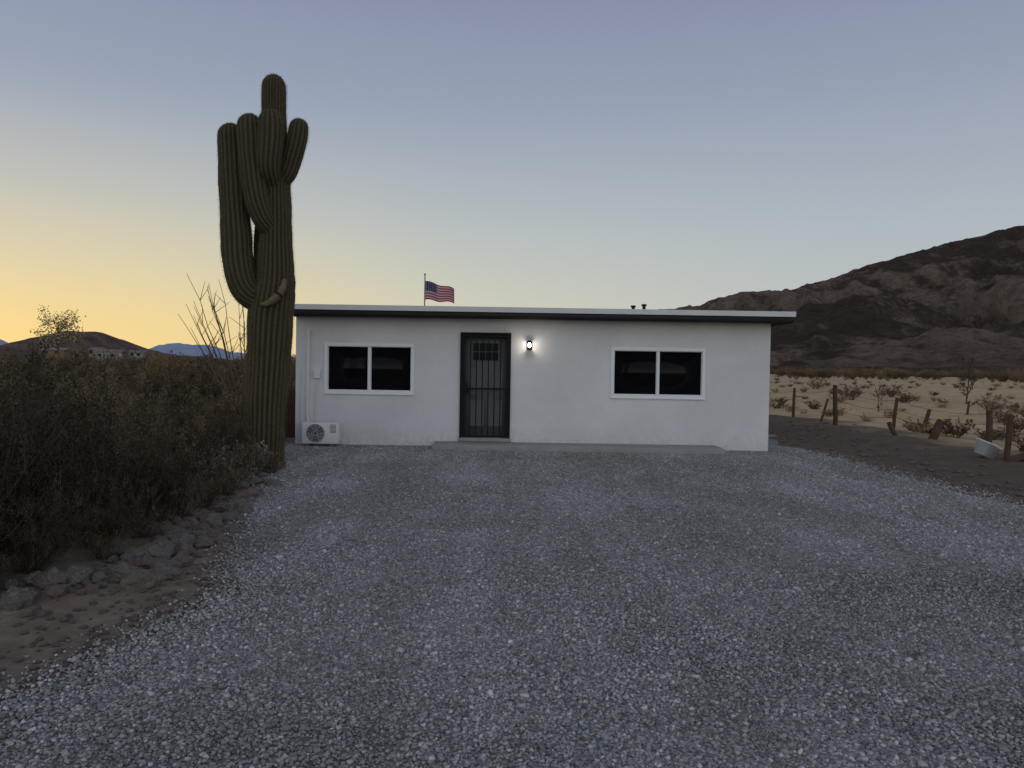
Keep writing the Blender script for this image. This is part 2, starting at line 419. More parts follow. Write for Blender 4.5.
def window(name,a,b,c,d):
    mb=MB(); y0=WY-.022; y1=WY+.07; w=.055
    mb.box(a-.03,b+.03,y0,y1,d-w+.02,d+.03); mb.box(a-.03,b+.03,y0,y1,c-.03,c+w-.02)
    mb.box(a-.03,a+w-.02,y0+.001,y1,c+w-.02,d-w+.02); mb.box(b-w+.02,b+.03,y0+.001,y1,c+w-.02,d-w+.02)
    mx=(a+b)/2; iz0=c+w-.02; iz1=d-w+.02; ix0=a+w-.02; ix1=b-w+.02
    mb.box(mx-.024,mx+.024,y0+.012,y1,iz0,iz1)
    for (p,q,yy) in ((ix0,mx-.024,.03),(mx+.024,ix1,.042)):
        s=.012
        mb.box(p,q,y0+yy,y1-.002,iz1-s,iz1); mb.box(p,q,y0+yy,y1-.002,iz0,iz0+s)
        mb.box(p,p+s,y0+yy,y1-.002,iz0+s,iz1-s); mb.box(q-s,q,y0+yy,y1-.002,iz0+s,iz1-s)
    f=mb.obj(name+'_frame',[VINYL]); 
    bv=f.modifiers.new('b','BEVEL'); bv.width=.003; bv.segments=1
    hp(f)
    hp(box(name+'_sill',a-.035,b+.035,y0-.015,y0-.0005,c-.045,c-.028,VINYL,bevel=.004))
    hp(box(name+'_glass',ix0,ix1,WY+.045,WY+.055,iz0,iz1,GLASS))
window('window',-3.725,-1.99,1.07,2.02); window('slider_window',2.0,3.83,1.07,2.02)
hp(box('entry_door',-1.03,-.04,WY+.10,WY+.14,.19,2.29,DOORM))
mb=MB(); dy=WY+.092
mb.box(-.80,-.27,dy,WY+.0995,1.72,2.12,0)
for k in range(4):
    for r_ in range(2):
        x=-.785+k*.127; z=1.745+r_*.18; mb.box(x,x+.115,dy-.006,dy-.0005,z,z+.165,1)
for k in range(2):
    x=-.86+k*.36; mb.box(x,x+.30,dy+.002,WY+.0995,.42,.95,0); mb.box(x,x+.30,dy+.002,WY+.0995,1.06,1.58,0)
LITE=simple('door_lite_glass',(.008,.008,.010),.3,.1,.1)
hp(mb.obj('entry_door_panels',[DOORM,LITE]))
mb=MB(); y0=WY-.045;y1=WY-.005
a,b,c_,d=-1.04,-.03,.19,2.30
mb.box(a,a+.035,y0,WY+.03,c_,d);mb.box(b-.035,b,y0,WY+.03,c_,d);mb.box(a+.035,b-.035,y0,WY+.03,d-.035,d)
mb.box(a+.04,a+.085,y0+.004,y1,c_+.02,d-.04);mb.box(b-.085,b-.04,y0+.004,y1,c_+.02,d-.04)
for z in (c_+.02,1.16,d-.09): mb.box(a+.085,b-.085,y0+.006,y1-.003,z,z+.035)
nb=7
for k in range(1,nb):
    x=a+.085+(b-a-.17)*k/nb; mb.box(x-.011,x+.011,y0+.012,y0+.032,c_+.055,d-.09)
mb.box(a+.045,a+.15,y0-.012,y1+.002,1.08,1.28)
mb.tube([(a+.10,y0-.012,1.14),(a+.10,y0-.06,1.14)],[.014,.014],8); mb.tube([(a+.10,y0-.06,1.14),(a+.19,y0-.065,1.13)],[.012,.009],8)
hp(mb.obj('security_door',[BLACK]))
hp(box('door_threshold',-1.06,-.01,WY-.06,WY+.10,.12,.188,CONC,bevel=.006))
hp(box('concrete_step',-1.52,4.10,14.50,15.198,-.05,.115,CONC,bevel=.012))
mb=MB()
mb.box(-4.10,-4.045,WY-.045,WY-.001,.55,2.18); mb.box(-4.105,-4.04,WY-.055,WY-.001,2.18,2.30)
mb.tube([(-4.07,WY-.03,.56),(-4.06,WY-.06,.48),(-3.95,WY-.12,.40),(-3.80,WY-.16,.38),(-3.62,WY-.2,.42)],[.022]*5,8)
mb.tube([(-4.22,WY-.015,.35),(-4.22,WY-.015,1.5)],[.009]*2,6)
mb.tube([(-3.93,WY-.02,.45),(-3.9,WY-.03,.9),(-3.88,WY-.02,1.35)],[.012]*3,6)
mb.box(-3.95,-3.83,WY-.06,WY-.001,1.34,1.52)
mb.box(-3.12,-3.06,WY-.02,WY-.001,2.20,2.23)
hp(mb.obj('ac_line_conduit',[METALW]))
mb=MB(); lx,lz=.335,2.07
mb.box(lx-.05,lx+.05,WY-.02,WY-.001,lz-.10,lz+.06,0)
mb.box(lx-.012,lx+.012,WY-.09,WY-.02,lz+.05,lz+.07,0)
mb.tube([(lx,WY-.09,lz+.085),(lx,WY-.09,lz+.045)],[.03,.062],12,0); 
for k in range(6):
    t=k*math.pi/3; x=lx+.052*math.cos(t); y=WY-.09+.052*math.sin(t); mb.tube([(x,y,lz+.045),(x,y,lz-.09)],[.004,.004],5,0)
mb.tube([(lx,WY-.09,lz-.09),(lx,WY-.09,lz-.105)],[.06,.05],12,0)
hp(mb.obj('porch_lamp',[BLACK]))
mb=MB(); mb.tube([(lx,WY-.09,lz-.055),(lx,WY-.09,lz-.03),(lx,WY-.09,lz+.01),(lx,WY-.09,lz+.035)],[.022,.034,.034,.02],12,0)
hp(mb.obj('porch_lamp_bulb',[LAMPG],smooth=True))
L=bpy.data.lights.new('porch_light','POINT'); L.energy=3.0; L.color=(1,.9,.76); L.shadow_soft_size=.05
lo=bpy.data.objects.new('porch_light',L); lo.location=(lx,WY-.17,lz-.01); link(lo); hp(lo)

# ------------------------------------------------------------------ AC condenser
AC=empty('air_conditioner_unit',(.05,0,0))
ax0,ax1,ay0,ay1,az0,az1=-4.12,-3.42,14.72,15.02,.07,.48
box('casing',ax0,ax1,ay0,ay1,az0,az1,METALW,AC,.015)
mb=MB(); cx=ax0+.27; cz=(az0+az1)/2
def ring(mb,cx,cy,cz,R,r,mi,n=36,k=5):
    b=len(mb.v)
    for i in range(n):
        t=2*math.pi*i/n
        for j in range(k):
            p=2*math.pi*j/k; rr=R+r*math.cos(p)
            mb.v.append((cx+rr*math.cos(t),cy+r*math.sin(p),cz+rr*math.sin(t)))
    for i in range(n):
        for j in range(k):
            i2=(i+1)%n;j2=(j+1)%k
            mb.f.append((b+i*k+j,b+i*k+j2,b+i2*k+j2,b+i2*k+j)); mb.m.append(mi)
b=len(mb.v); mb.v+= [(cx+.18*math.cos(2*math.pi*i/36),ay0-.002,cz+.18*math.sin(2*math.pi*i/36)) for i in range(36)]; mb.f.append(tuple(range(b,b+36))); mb.m.append(2)
for R in (.185,.16,.135,.105,.075,.045): ring(mb,cx,ay0-.014,cz,R,.0025 if R<.18 else .008,0)
for k in range(12):
    t=k*math.pi/6; mb.tube([(cx+.03*math.cos(t),ay0-.014,cz+.03*math.sin(t)),(cx+.18*math.cos(t),ay0-.014,cz+.18*math.sin(t))],[.0022,.0022],4,0)
mb.tube([(cx,ay0-.006,cz),(cx,ay0-.022,cz)],[.035,.03],16,2)
for k in range(3):
    t=k*2.094+.4; u=Vector((math.cos(t),0,math.sin(t))); w=Vector((-math.sin(t),0,math.cos(t)))
    b=len(mb.v); c0=Vector((cx,ay0-.005,cz)); mb.v+=[tuple(c0+u*.04-w*.02),tuple(c0+u*.16-w*.03),tuple(c0+u*.15+w*.08),tuple(c0+u*.04+w*.03)]; mb.f.append((b,b+1,b+2,b+3)); mb.m.append(1)
for k in range(7): mb.box(ax1-.15,ax1-.03,ay0-.004,ay0-.0005,az0+.22+k*.025,az0+.228+k*.025,1)
mb.box(ax1-.155,ax1-.025,ay0-.006,ay0-.0005,az0+.05,az0+.18,0)
mb.obj('fan_grille',[METALW,BLACK,GREYP],AC)
mb=MB(); mb.box(ax0+.08,ax0+.16,ay0-.02,ay1+.02,0,.069); mb.box(ax1-.16,ax1-.08,ay0-.02,ay1+.02,0,.069); mb.obj('feet',[GREYP],AC)

G=empty('wooden_gate',(0,0,0)); mb=MB()
for k in range(8):
    x=-5.42+k*.132; h=.93+.015*math.sin(k*3.3); mb.box(x,x+.12,15.9,15.925,.06,h)
mb.box(-5.45,-4.35,15.93,15.97,.22,.31); mb.box(-5.45,-4.35,15.93,15.97,.70,.79); mb.box(-5.56,-5.46,15.88,15.98,-.1,1.02)
mb.obj('slats',[WOODR],G)

# ------------------------------------------------------------------ flag
FP=empty('american_flag',(-2.85,24.5,0))
mb=MB(); mb.tube([(0,0,-.1),(0,0,4.5)],[.03,.018],10); mb.tube([(0,0,4.5),(0,0,4.53),(0,0,4.56)],[.02,.035,.01],10)
mb.obj('flagpole',[simple('pole_metal',(.10,.10,.11),.5,.4,.1)],FP)
m=M('flag_cloth',.8,.1); uv=m.n('ShaderNodeUVMap'); sx=m.n('ShaderNodeSeparateXYZ'); m.l(uv.outputs[0],sx.inputs[0]); U,Vv=sx.outputs[0],sx.outputs[1]
st=m.math('MODULO',m.math('FLOOR',m.math('MULTIPLY',m.math('SUBTRACT',.9999,Vv),13)),2)
c=m.mix(st,(.36,.022,.035),(.42,.40,.42))
can=m.math('MULTIPLY',m.math('LESS_THAN',U,.4),m.math('GREATER_THAN',Vv,6/13))
fu=m.math('SUBTRACT',m.math('FRACT',m.math('MULTIPLY',U,6/.4)),.5); fv=m.math('SUBTRACT',m.math('FRACT',m.math('MULTIPLY',m.math('SUBTRACT',Vv,6/13),5*13/7)),.5)
dd=m.math('ADD',m.math('MULTIPLY',fu,fu),m.math('MULTIPLY',fv,fv))
star=m.math('LESS_THAN',dd,.05)
c=m.mix(can,c,m.mix(star,(.02,.025,.09),(.45,.45,.47))); m.col(c)
nu,nv=40,20; V=[];F=[];UV=[]
for j in range(nv+1):
    for i in range(nu+1):
        u=i/nu; w=j/nv
        x=.02+.95*u*(.98); y=.10*math.sin(u*9+w*1.2)*u**.6; z=3.72+w*.60 -.24*u*(.45+.55*w)-.03*math.sin(u*7)*u + .03*math.sin(u*9)
        V.append((x,y,z)); UV.append((u,w))
for j in range(nv):
    for i in range(nu):
        a=j*(nu+1)+i; F.append((a,a+1,a+nu+2,a+nu+1))
o=obj_np('flag_cloth',V,F,[m.m],FP,True); ul=o.data.uv_layers.new(name='UVMap')
for lp in o.data.loops: ul.data[lp.index].uv=UV[lp.vertex_index]

# ------------------------------------------------------------------ saguaro
SG=empty('saguaro_cactus',(-3.94,12.15,0))
def catmull(P,n):
    P=[np.array(p,float) for p in P]; P=[2*P[0]-P[1]]+P+[2*P[-1]-P[-2]]; out=[]
    for i in range(1,len(P)-2):
        for k in range(n):
            t=k/n; a,b,c,d=P[i-1:i+3]
            out.append(.5*((2*b)+(-a+c)*t+(2*a-5*b+4*c-d)*t*t+(-a+3*b-3*c+d)*t**3))
    out.append(P[-2]); return out
SV=[];SF=[];SR=[];SPV=[]
def limb(pts,ribs,seg=9):
    path=catmull(pts,seg)
    last=path[-1]; d=(path[-1][:3]-path[-2][:3]); d/=np.linalg.norm(d); r=last[3]
    for a in (18,36,52,66,78,87):
        a=rad(a); q=np.append(last[:3]+d*r*1.0*math.sin(a),r*math.cos(a)); path.append(q)
    per=ribs*4; b=len(SV); ref=np.array((0.,1.,0.))
    ph=random.random()
    for i,p in enumerate(path):
        t=path[min(i+1,len(path)-1)][:3]-path[max(i-1,0)][:3]; t/=np.linalg.norm(t)
        a=np.cross(t,ref); a/=np.linalg.norm(a); c=np.cross(t,a)
        for j in range(per):
            th=2*math.pi*j/per; w=math.cos(ribs*th+ph+.35*math.sin(p[2]*1.7+b))
            rib=.5+.5*w; rr=p[3]*(1+.06*(w-.3))*(1+.08*mn.noise(Vector((th*1.5,p[2]*2.2,b*.01)))+.035*mn.noise(Vector((th*4,p[2]*8,b*.01))))
            q=p[:3]+(a*math.cos(th)+c*math.sin(th))*rr
            SV.append(tuple(q)); SR.append(rib**1.5)
        if i>0:
            dl=np.linalg.norm(p[:3]-path[i-1][:3]); ne=max(1,int(dl/.026))
            for k in range(ribs):
                th=(2*math.pi*k-ph-.35*math.sin(p[2]*1.7+b))/ribs
                for e in range(ne):
                    f=(e+random.random()*.5)/ne; c0=path[i-1][:3]*(1-f)+p[:3]*f; r0=path[i-1][3]*(1-f)+p[3]*f
                    nrm_=(a*math.cos(th)+c*math.sin(th)); base=c0+nrm_*r0*1.04
                    tan=-a*math.sin(th)+c*math.cos(th)
                    for s_ in range(4):
                        dr=nrm_*random.uniform(.4,1)+tan*random.uniform(-.8,.8)+t*random.uniform(-.8,.8); dr/=np.linalg.norm(dr)
                        sd=np.cross(dr,nrm_+.01); sd/= (np.linalg.norm(sd)+1e-6); ln=random.uniform(.02,.05)
                        SPV.extend([tuple(base-sd*.0020),tuple(base+sd*.0020),tuple(base+dr*ln)])
    for i in range(len(path)-1):
        for j in range(per):
            k=(j+1)%per
            SF.append((b+i*per+j,b+i*per+k,b+(i+1)*per+k,b+(i+1)*per+j))
    e=b+(len(path)-1)*per; SV.append(tuple(path[-1][:3]+d*.002)); SR.append(.6); ci=len(SV)-1
    for j in range(0,per,2): SF.append((e+j,e+(j+1)%per,e+(j+2)%per,ci))
Y0=12.15
limb([(-3.95,Y0,-.1,.27),(-3.945,Y0,.25,.285),(-3.925,Y0,1.04,.30),(-3.895,Y0,1.7,.32),(-3.865,Y0,2.32,.335),(-3.80,Y0,2.95,.29),(-3.795,Y0,3.5,.25),(-3.795,Y0,3.91,.235),(-3.81,Y0,4.71,.21),(-3.83,Y0,5.35,.18),(-3.84,Y0,5.8,.18),(-3.84,Y0,6.02,.172)],24)
limb([(-3.90,Y0-.02,2.66,.17),(-4.10,Y0-.06,2.66,.20),(-4.27,Y0-.1,2.86,.225),(-4.36,Y0-.1,3.25,.235),(-4.39,Y0-.1,3.7,.225),(-4.43,Y0-.1,4.23,.21),(-4.465,Y0-.1,4.9,.197),(-4.48,Y0-.1,5.20,.188)],18)
limb([(-3.82,Y0-.1,3.72,.14),(-3.94,Y0-.2,3.92,.17),(-4.03,Y0-.24,4.25,.187),(-4.09,Y0-.25,4.75,.197),(-4.12,Y0-.25,5.15,.195),(-4.13,Y0-.25,5.31,.185)],16)
limb([(-3.82,Y0-.12,4.45,.13),(-3.82,Y0-.3,4.68,.17),(-3.79,Y0-.33,5.0,.19),(-3.78,Y0-.33,5.25,.19),(-3.785,Y0-.33,5.36,.18)],15)
limb([(-3.78,Y0,4.45,.11),(-3.62,Y0-.05,4.62,.135),(-3.52,Y0-.08,4.88,.147),(-3.45,Y0-.08,5.15,.155),(-3.42,Y0-.08,5.34,.145)],13)
limb([(-3.9,Y0+.1,2.9,.1),(-4.04,Y0+.22,3.05,.13),(-4.10,Y0+.28,3.4,.14),(-4.09,Y0+.28,3.85,.13)],11)
V=np.array(SV)-np.array([-3.94,12.15,0])
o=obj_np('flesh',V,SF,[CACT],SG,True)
at=o.data.attributes.new('rib','FLOAT','POINT'); at.data.foreach_set('value',np.array(SR,np.float32))
V=np.array(SPV)-np.array([-3.94,12.15,0]); obj_np('spines',V,np.arange(len(V)).reshape(-1,3),[SPINE],SG)
mb=MB()
P=[(.36,-.22,.0+2.93),(.35,-.32,2.78),(.27,-.38,2.64),(.15,-.39,2.55),(.05,-.36,2.54)]
P=catmull([(*p,r) for p,r in zip(P,(.04,.055,.062,.05,.03))],4)
mb.tube([p[:3] for p in P],[p[3]*(1+.15*math.sin(i*2.1)) for i,p in enumerate(P)],10); mb.obj('broken_arm_stub',[SCAR],SG,True)

# ------------------------------------------------------------------ shrubs
def make_bush(name,seed,h,r,nst,nleaf,ls,leafm,stemm=STEM,lowf=.15,spread=1.0):
    R=np.random.default_rng(seed)
    verts=[];faces=[];fm=[]
    tips=[]
    def tubeq(P,r0,r1):
        b=len(verts); n=len(P)
        for i,p in enumerate(P):
            rr=r0+(r1-r0)*i/(n-1)
            for k in range(3):
                t=k*2.094; verts.append((p[0]+rr*math.cos(t),p[1]+rr*math.sin(t),p[2]+rr*.3*math.sin(t*2)))
        for i in range(n-1):
            for k in range(3):
                k2=(k+1)%3; faces.append((b+i*3+k,b+i*3+k2,b+(i+1)*3+k2,b+(i+1)*3+k)); fm.append(0)
    for s in range(nst):
        az=R.uniform(0,6.283); le=R.uniform(0.15,1)**.7*spread; hh=h*R.uniform(.55,1.15)*(1-.35*le*le)
        ex=np.array([math.cos(az)*r*le,math.sin(az)*r*le,hh]); st=np.array([math.cos(az)*.07*r,math.sin(az)*.07*r,-.03])
        mid=st*.4+ex*.6*np.array([.7,.7,.75])+R.normal(0,.06*h,3)
        P=[]
        for i in range(6):
            t=i/5; P.append((1-t)**2*st+2*t*(1-t)*mid+t*t*ex+ (R.normal(0,.012*h,3) if i>0 else 0))
        tubeq(P,.007*max(h,.6),.0022)
        tips.append(P)
        for q in range(5):
            i=R.integers(2,6); p0=P[i]; d=R.normal(0,1,3); d[2]=abs(d[2])+.4; d/=np.linalg.norm(d); ln=R.uniform(.12,.32)*h
            P2=[p0,p0+d*ln*.5+R.normal(0,.02*h,3),p0+d*ln]; tubeq(P2,.0035,.0015)
            if R.random()<.8: tips.append(P2)
    T=len(tips); wts=R.uniform(0,1,T)**2.5; wts/=wts.sum(); idx=R.choice(T,nleaf,p=wts)
    L=np.empty((nleaf,3))
    for i,k in enumerate(idx):
        P=tips[k]; u=R.uniform(.35 if len(P)>3 else .1,1)*(len(P)-1); a=int(min(u,len(P)-2)); f=u-a
        L[i]=P[a]*(1-f)+P[a+1]*f
    L+=R.normal(0,.022*h,(nleaf,3)); L=L[L[:,2]>lowf*h*.3]; n=len(L)
    d=R.normal(0,1,(n,3)); d[:,2]=np.abs(d[:,2])+.3; d/=np.linalg.norm(d,axis=1)[:,None]
    e=np.cross(d,R.normal(0,1,(n,3))); e/=np.linalg.norm(e,axis=1)[:,None]
    s=ls*R.uniform(.5,1.4,n)[:,None]
    Q=np.stack([L-e*s*.3,L+d*s*.55,L+e*s*.3,L-d*s*.55],1)
    b=len(verts); 
    V=np.concatenate([np.array(verts),Q.reshape(-1,3)]); F=np.concatenate([np.array(faces),b+np.arange(n*4).reshape(-1,4)[:,[3,2,1,0]]])
    return mesh_np(name,V,F,[stemm,leafm],fmat=np.array(fm+[1]*n))
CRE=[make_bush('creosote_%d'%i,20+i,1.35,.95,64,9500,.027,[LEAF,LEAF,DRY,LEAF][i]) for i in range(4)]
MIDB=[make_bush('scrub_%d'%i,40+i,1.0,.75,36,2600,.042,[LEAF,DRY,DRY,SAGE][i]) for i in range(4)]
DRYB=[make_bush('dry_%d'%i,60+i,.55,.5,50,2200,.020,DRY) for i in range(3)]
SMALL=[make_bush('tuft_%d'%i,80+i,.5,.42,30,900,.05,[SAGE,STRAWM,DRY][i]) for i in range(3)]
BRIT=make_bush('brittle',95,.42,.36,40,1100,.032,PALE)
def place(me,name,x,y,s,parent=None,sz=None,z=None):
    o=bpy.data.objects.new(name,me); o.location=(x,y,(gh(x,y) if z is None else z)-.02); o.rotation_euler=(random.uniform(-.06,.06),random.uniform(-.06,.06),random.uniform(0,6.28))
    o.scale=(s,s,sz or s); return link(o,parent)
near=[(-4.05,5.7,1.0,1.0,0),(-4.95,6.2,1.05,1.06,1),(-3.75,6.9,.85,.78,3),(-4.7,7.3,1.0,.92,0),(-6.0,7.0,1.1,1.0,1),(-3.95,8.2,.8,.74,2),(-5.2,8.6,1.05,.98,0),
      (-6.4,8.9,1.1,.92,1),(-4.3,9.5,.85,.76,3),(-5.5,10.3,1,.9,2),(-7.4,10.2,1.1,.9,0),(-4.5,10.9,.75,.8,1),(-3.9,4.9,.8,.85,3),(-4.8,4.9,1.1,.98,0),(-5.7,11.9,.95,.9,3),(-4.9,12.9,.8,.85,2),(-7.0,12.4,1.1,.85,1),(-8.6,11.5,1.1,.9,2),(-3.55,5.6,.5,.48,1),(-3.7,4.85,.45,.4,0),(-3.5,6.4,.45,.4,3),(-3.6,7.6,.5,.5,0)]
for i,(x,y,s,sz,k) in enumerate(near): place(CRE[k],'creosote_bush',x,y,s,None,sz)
for i,(x,y,s) in enumerate([(-3.35,7.6,.8),(-3.5,9.2,.9),(-3.75,10.4,1.0),(-3.35,6.9,.6),(-4.6,11.6,1.1),(-3.4,8.4,.6),(-3.5,5.1,.45),(-3.55,11.1,.7),(-3.3,6.1,.45)]): place(DRYB[i%3],'dry_brush',x,y,s)
for x,y,s in [(-3.75,10.9,.9),(-3.55,10.0,.6),(-3.95,11.5,1.0),(-4.1,10.3,1.1)]: place(BRIT,'brittlebush',x,y,s)
WE=empty('driveway_weeds')
for x,y,s in [(2.35,4.35,.16),(2.15,4.6,.11),(1.9,5.4,.1),(2.6,3.45,.12),(-.4,6.8,.1),(4.3,7.2,.12)]: place(DRYB[0],'weed',x,y,s,WE,s*.5,.015)
SB=empty('desert_scrub')
for i in range(950):
    y=10+150*random.random()**1.25; 
    x=-(5.2+random.random()*(0.62*y+10)) 
    if x>-8 and y<13: continue
    if x>-5.6 and y<25: continue
    s=random.choice([.55,.7,.85,1.0,1.15,1.35])*random.uniform(.9,1.1)*(1+ (y>60)*.4)
    k=random.choice([0,0,1,1,2,2,3]); place(MIDB[k],'bush',x,y,s,SB,s*random.uniform(.8,1.2))
FB=empty('field_brush')
for i in range(430):
    y=13+160*random.random()**1.3; x=9.6+random.random()*(.62*y+8)
    if y>26 and random.random()<.35: x=random.uniform(4,10)+y*.08
    k=random.choice([0,0,1,1,2]); s=random.uniform(.5,1.2)
    place(SMALL[k],'tuft',x,y,s,FB,s*random.uniform(.5,.85))
for i in range(360):
    y=random.uniform(130,250); x=random.uniform(.2,.75)*y+20
    place(MIDB[random.choice([1,2,3])],'bush',x,y,random.uniform(1.2,2.2),FB)
for x,y,s in [(15.5,24,.9),(19.5,31,1.1),(17.0,38,1.2),(22,44,1.2),(24,60,1.5)]:
    place(MIDB[3],'bush',x,y,s,FB,s*.55)

OC=empty('ocotillo',(-4.85,14.0,0)); mb=MB()
for k in range(28):
    az=random.uniform(0,6.28); le=random.uniform(.35,1.05); hh=random.uniform(2.2,3.25)
    P=[]
    for i in range(8):
        t=i/7; P.append((math.cos(az)*le*t**1.3*1.0-.22*t+random.gauss(0,.015),math.sin(az)*le*.8*t**1.3+random.gauss(0,.015),-.05+hh*t))
    mb.tube(P,[.016*(1-.75*i/7) for i in range(8)],5)
    for q in range(6):
        i=random.randint(2,6); p=P[i]; d=(random.uniform(-.25,.25),random.uniform(-.2,.2),random.uniform(.15,.4)); mb.tube([p,(p[0]+d[0],p[1]+d[1],p[2]+d[2])],[.006,.003],4)
mb.obj('canes',[simple('ocotillo_cane',(.14,.10,.07),.9,.1,.3)],OC)

def tree(name,x,y,h,cr,seed,leafm,nl=2500,ls=.12,th=.35,z=None):
    E=empty(name,(x,y,(gh(x,y) if z is None else z)-.05)); R=np.random.default_rng(seed); mb=MB()
    mb.tube([(0,0,0),(.03*h,0,h*.25),(-.01*h,.02*h,h*th),(0.02*h,0,h*.7),(0,0,h*.95)],[.035*h*.6,.028*h*.6,.02*h*.6,.012*h*.6,.003*h],7)
    ends=[]
    for k in range(16):
        az=R.uniform(0,6.28); z0=h*R.uniform(th*.7,.8); le=cr*R.uniform(.5,1); zz=z0+h*R.uniform(.1,.3)
        e=(math.cos(az)*le,math.sin(az)*le,min(zz,h)); m_=(e[0]*.5,e[1]*.5,z0+(e[2]-z0)*.3)
        mb.tube([(0,0,z0),m_,e],[.012*h*.6,.008*h*.6,.003*h],5); ends.append((m_,e))
    mb.obj('trunk',[STEM],E)
    L=[]
    for i in range(nl):
        m_,e=ends[R.integers(0,16)]; t=R.uniform(.1,1.1); L.append([m_[j]+(e[j]-m_[j])*t for j in range(3)])
    L=np.array(L)+R.normal(0,cr*.13,(nl,3)); n=nl
    d=R.normal(0,1,(n,3)); d/=np.linalg.norm(d,axis=1)[:,None]; e=np.cross(d,R.normal(0,1,(n,3))); e/=np.linalg.norm(e,axis=1)[:,None]; s=ls*R.uniform(.5,1.3,n)[:,None]
    Q=np.stack([L-e*s*.35,L+d*s*.5,L+e*s*.35,L-d*s*.5],1).reshape(-1,3)
    obj_np('crown',Q,np.arange(n*4).reshape(-1,4),[leafm],E)
tree('desert_tree',-73,122,9.3,3.6,3,leafmat('tree_leaf',(.24,.20,.09),(.38,.32,.15)),1400,.32,.4)
tree('desert_sapling',16.2,27,2.15,.32,5,LEAF,500,.05,.2)
tree('desert_sapling',14.0,29,1.1,.2,9,LEAF,160,.05,.2)

# ------------------------------------------------------------------ rocks along edge
def rockmesh(seed):
    import bmesh
    bm=bmesh.new(); bmesh.ops.create_icosphere(bm,subdivisions=3,radius=1)
    for v in bm.verts:
        p=v.co.copy(); q=Vector((round(p.x*1.6)/1.6,round(p.y*1.6)/1.6,round(p.z*1.6)/1.6))
        v.co=(p*.55+q*.45)*(1+.35*mn.noise(p*1.3+Vector((seed*5,0,0)))+.1*mn.noise(p*4+Vector((seed,3,0))))
    me=bpy.data.meshes.new('rock'); bm.to_mesh(me); bm.free(); me.materials.append(ROCK); return me
RM=[rockmesh(i) for i in range(6)]
RB=empty('border_rocks')
for i in range(280):
    y=random.choice([random.uniform(4.7,8),random.uniform(5,12)]); 
    x=np.interp(y,[4.7,5.5,6.3,8,9,10.6,12],[-3.25,-2.9,-2.75,-3.0,-3.2,-3.5,-3.85])+random.gauss(-.06,.16)
    s=random.choice([.02,.025,.035,.045,.055,.07,.09])*random.uniform(.8,1.15)
    o=bpy.data.objects.new('rock',random.choice(RM)); o.location=(x,y,max(gh(x,y),0)+s*.3); o.scale=(s*random.uniform(.9,1.5),s,s*random.uniform(.6,.95)); o.rotation_euler=(random.uniform(-.4,.4),random.uniform(-.4,.4),random.uniform(0,6)); link(o,RB)
for i in range(420):
    y=random.uniform(2.5,6.2); x=left(y)-abs(random.gauss(0,.5)); s=random.uniform(.006,.022)
    o=bpy.data.objects.new('rock',random.choice(RM)); o.location=(x,y,gh(x,y)+s*.3); o.scale=(s*1.3,s,s*.7); o.rotation_euler=(0,0,random.uniform(0,6)); link(o,RB)
for i in range(300):
    y=random.uniform(8,22); x=right(y)+abs(random.gauss(0,1.0)); s=random.uniform(.012,.05)
    o=bpy.data.objects.new('rock',random.choice(RM)); o.location=(x,y,gh(x,y)+s*.3); o.scale=(s*1.3,s,s*.7); o.rotation_euler=(0,0,random.uniform(0,6)); link(o,RB)

# ------------------------------------------------------------------ wire fence on the right
FE=empty('wire_fence'); tops=[]
def post(x,y,h,r,tx=0,ty=0,parent=FE,name='post'):
    mb=MB(); z=gh(x,y)-.1; n=5
    P=[(x+tx*t*h+random.gauss(0,.006),y+ty*t*h+random.gauss(0,.006),z+(h+.1)*t) for t in np.linspace(0,1,n)]
    mb.tube(P,[r*(1.08-.12*t)*random.uniform(.95,1.05) for t in np.linspace(0,1,n)],8); mb.obj(name,[WOOD],parent); return P
fp=[(8.45,12.9,.80,.045,.03,0),(9.7,15.4,.80,.06,0,.02),(9.5,18.9,.78,.04,.12,0),(8.7,20.4,1.08,.06,-.02,0),(8.9,24,1.0,.045,.03,0),(9.1,28,.95,.05,-.03,0),(9.4,33,.95,.05,.02,0),(9.9,40,.95,.06,0,0),(10.6,50,.95,.06,0,0),(11.4,62,1,.07,0,0),(8.6,10,.9,.05,0,0)]
PP=[post(*p) for p in fp]; order=[10,0,1,2,3,4,5,6,7,8,9]
mb=MB()
for fr in (.45,.68,.92):
    for a,b in zip(order[:-1],order[1:]):
        A=Vector(PP[a][0]).lerp(Vector(PP[a][-1]),fr); B=Vector(PP[b][0]).lerp(Vector(PP[b][-1]),fr)
        pts=[tuple(A.lerp(B,t)-Vector((0,0,.10*4*t*(1-t)))) for t in np.linspace(0,1,7)]
        mb.tube(pts,[.004]*7,4,cap=False)
mb.obj('wire',[WIRE],FE)
for x,y,h,r,tx,ty in [(9.35,16.9,.42,.09,.55,0),(10.6,19.6,.6,.05,.3,0),(8.95,17.6,.3,.05,-.6,.2),(9.15,22.5,.7,.035,.35,.1)]:
    P=post(x,y,h,r,tx,ty,None,'wooden_stump')
E=empty('plastic_tub',(8.4,13.5,gh(8.4,13.5)))
mb=MB(); 
def rr(w,d,z,n=16,e=.4): 
    out=[]
    for i in range(n):
        t=2*math.pi*i/n; c=math.cos(t);s=math.sin(t); out.append((w*math.copysign(abs(c)**e,c),d*math.copysign(abs(s)**e,s),z))
    return out
ringsT=[rr(.15,.11,0),rr(.19,.15,.22),rr(.21,.165,.222),rr(.21,.165,.245),rr(.185,.145,.245),rr(.145,.105,.02)]
for R_ in ringsT: mb.v+=R_
for k in range(5):
    for i in range(16):
        j=(i+1)%16; mb.f.append((k*16+i,k*16+j,(k+1)*16+j,(k+1)*16+i)); mb.m.append(0)
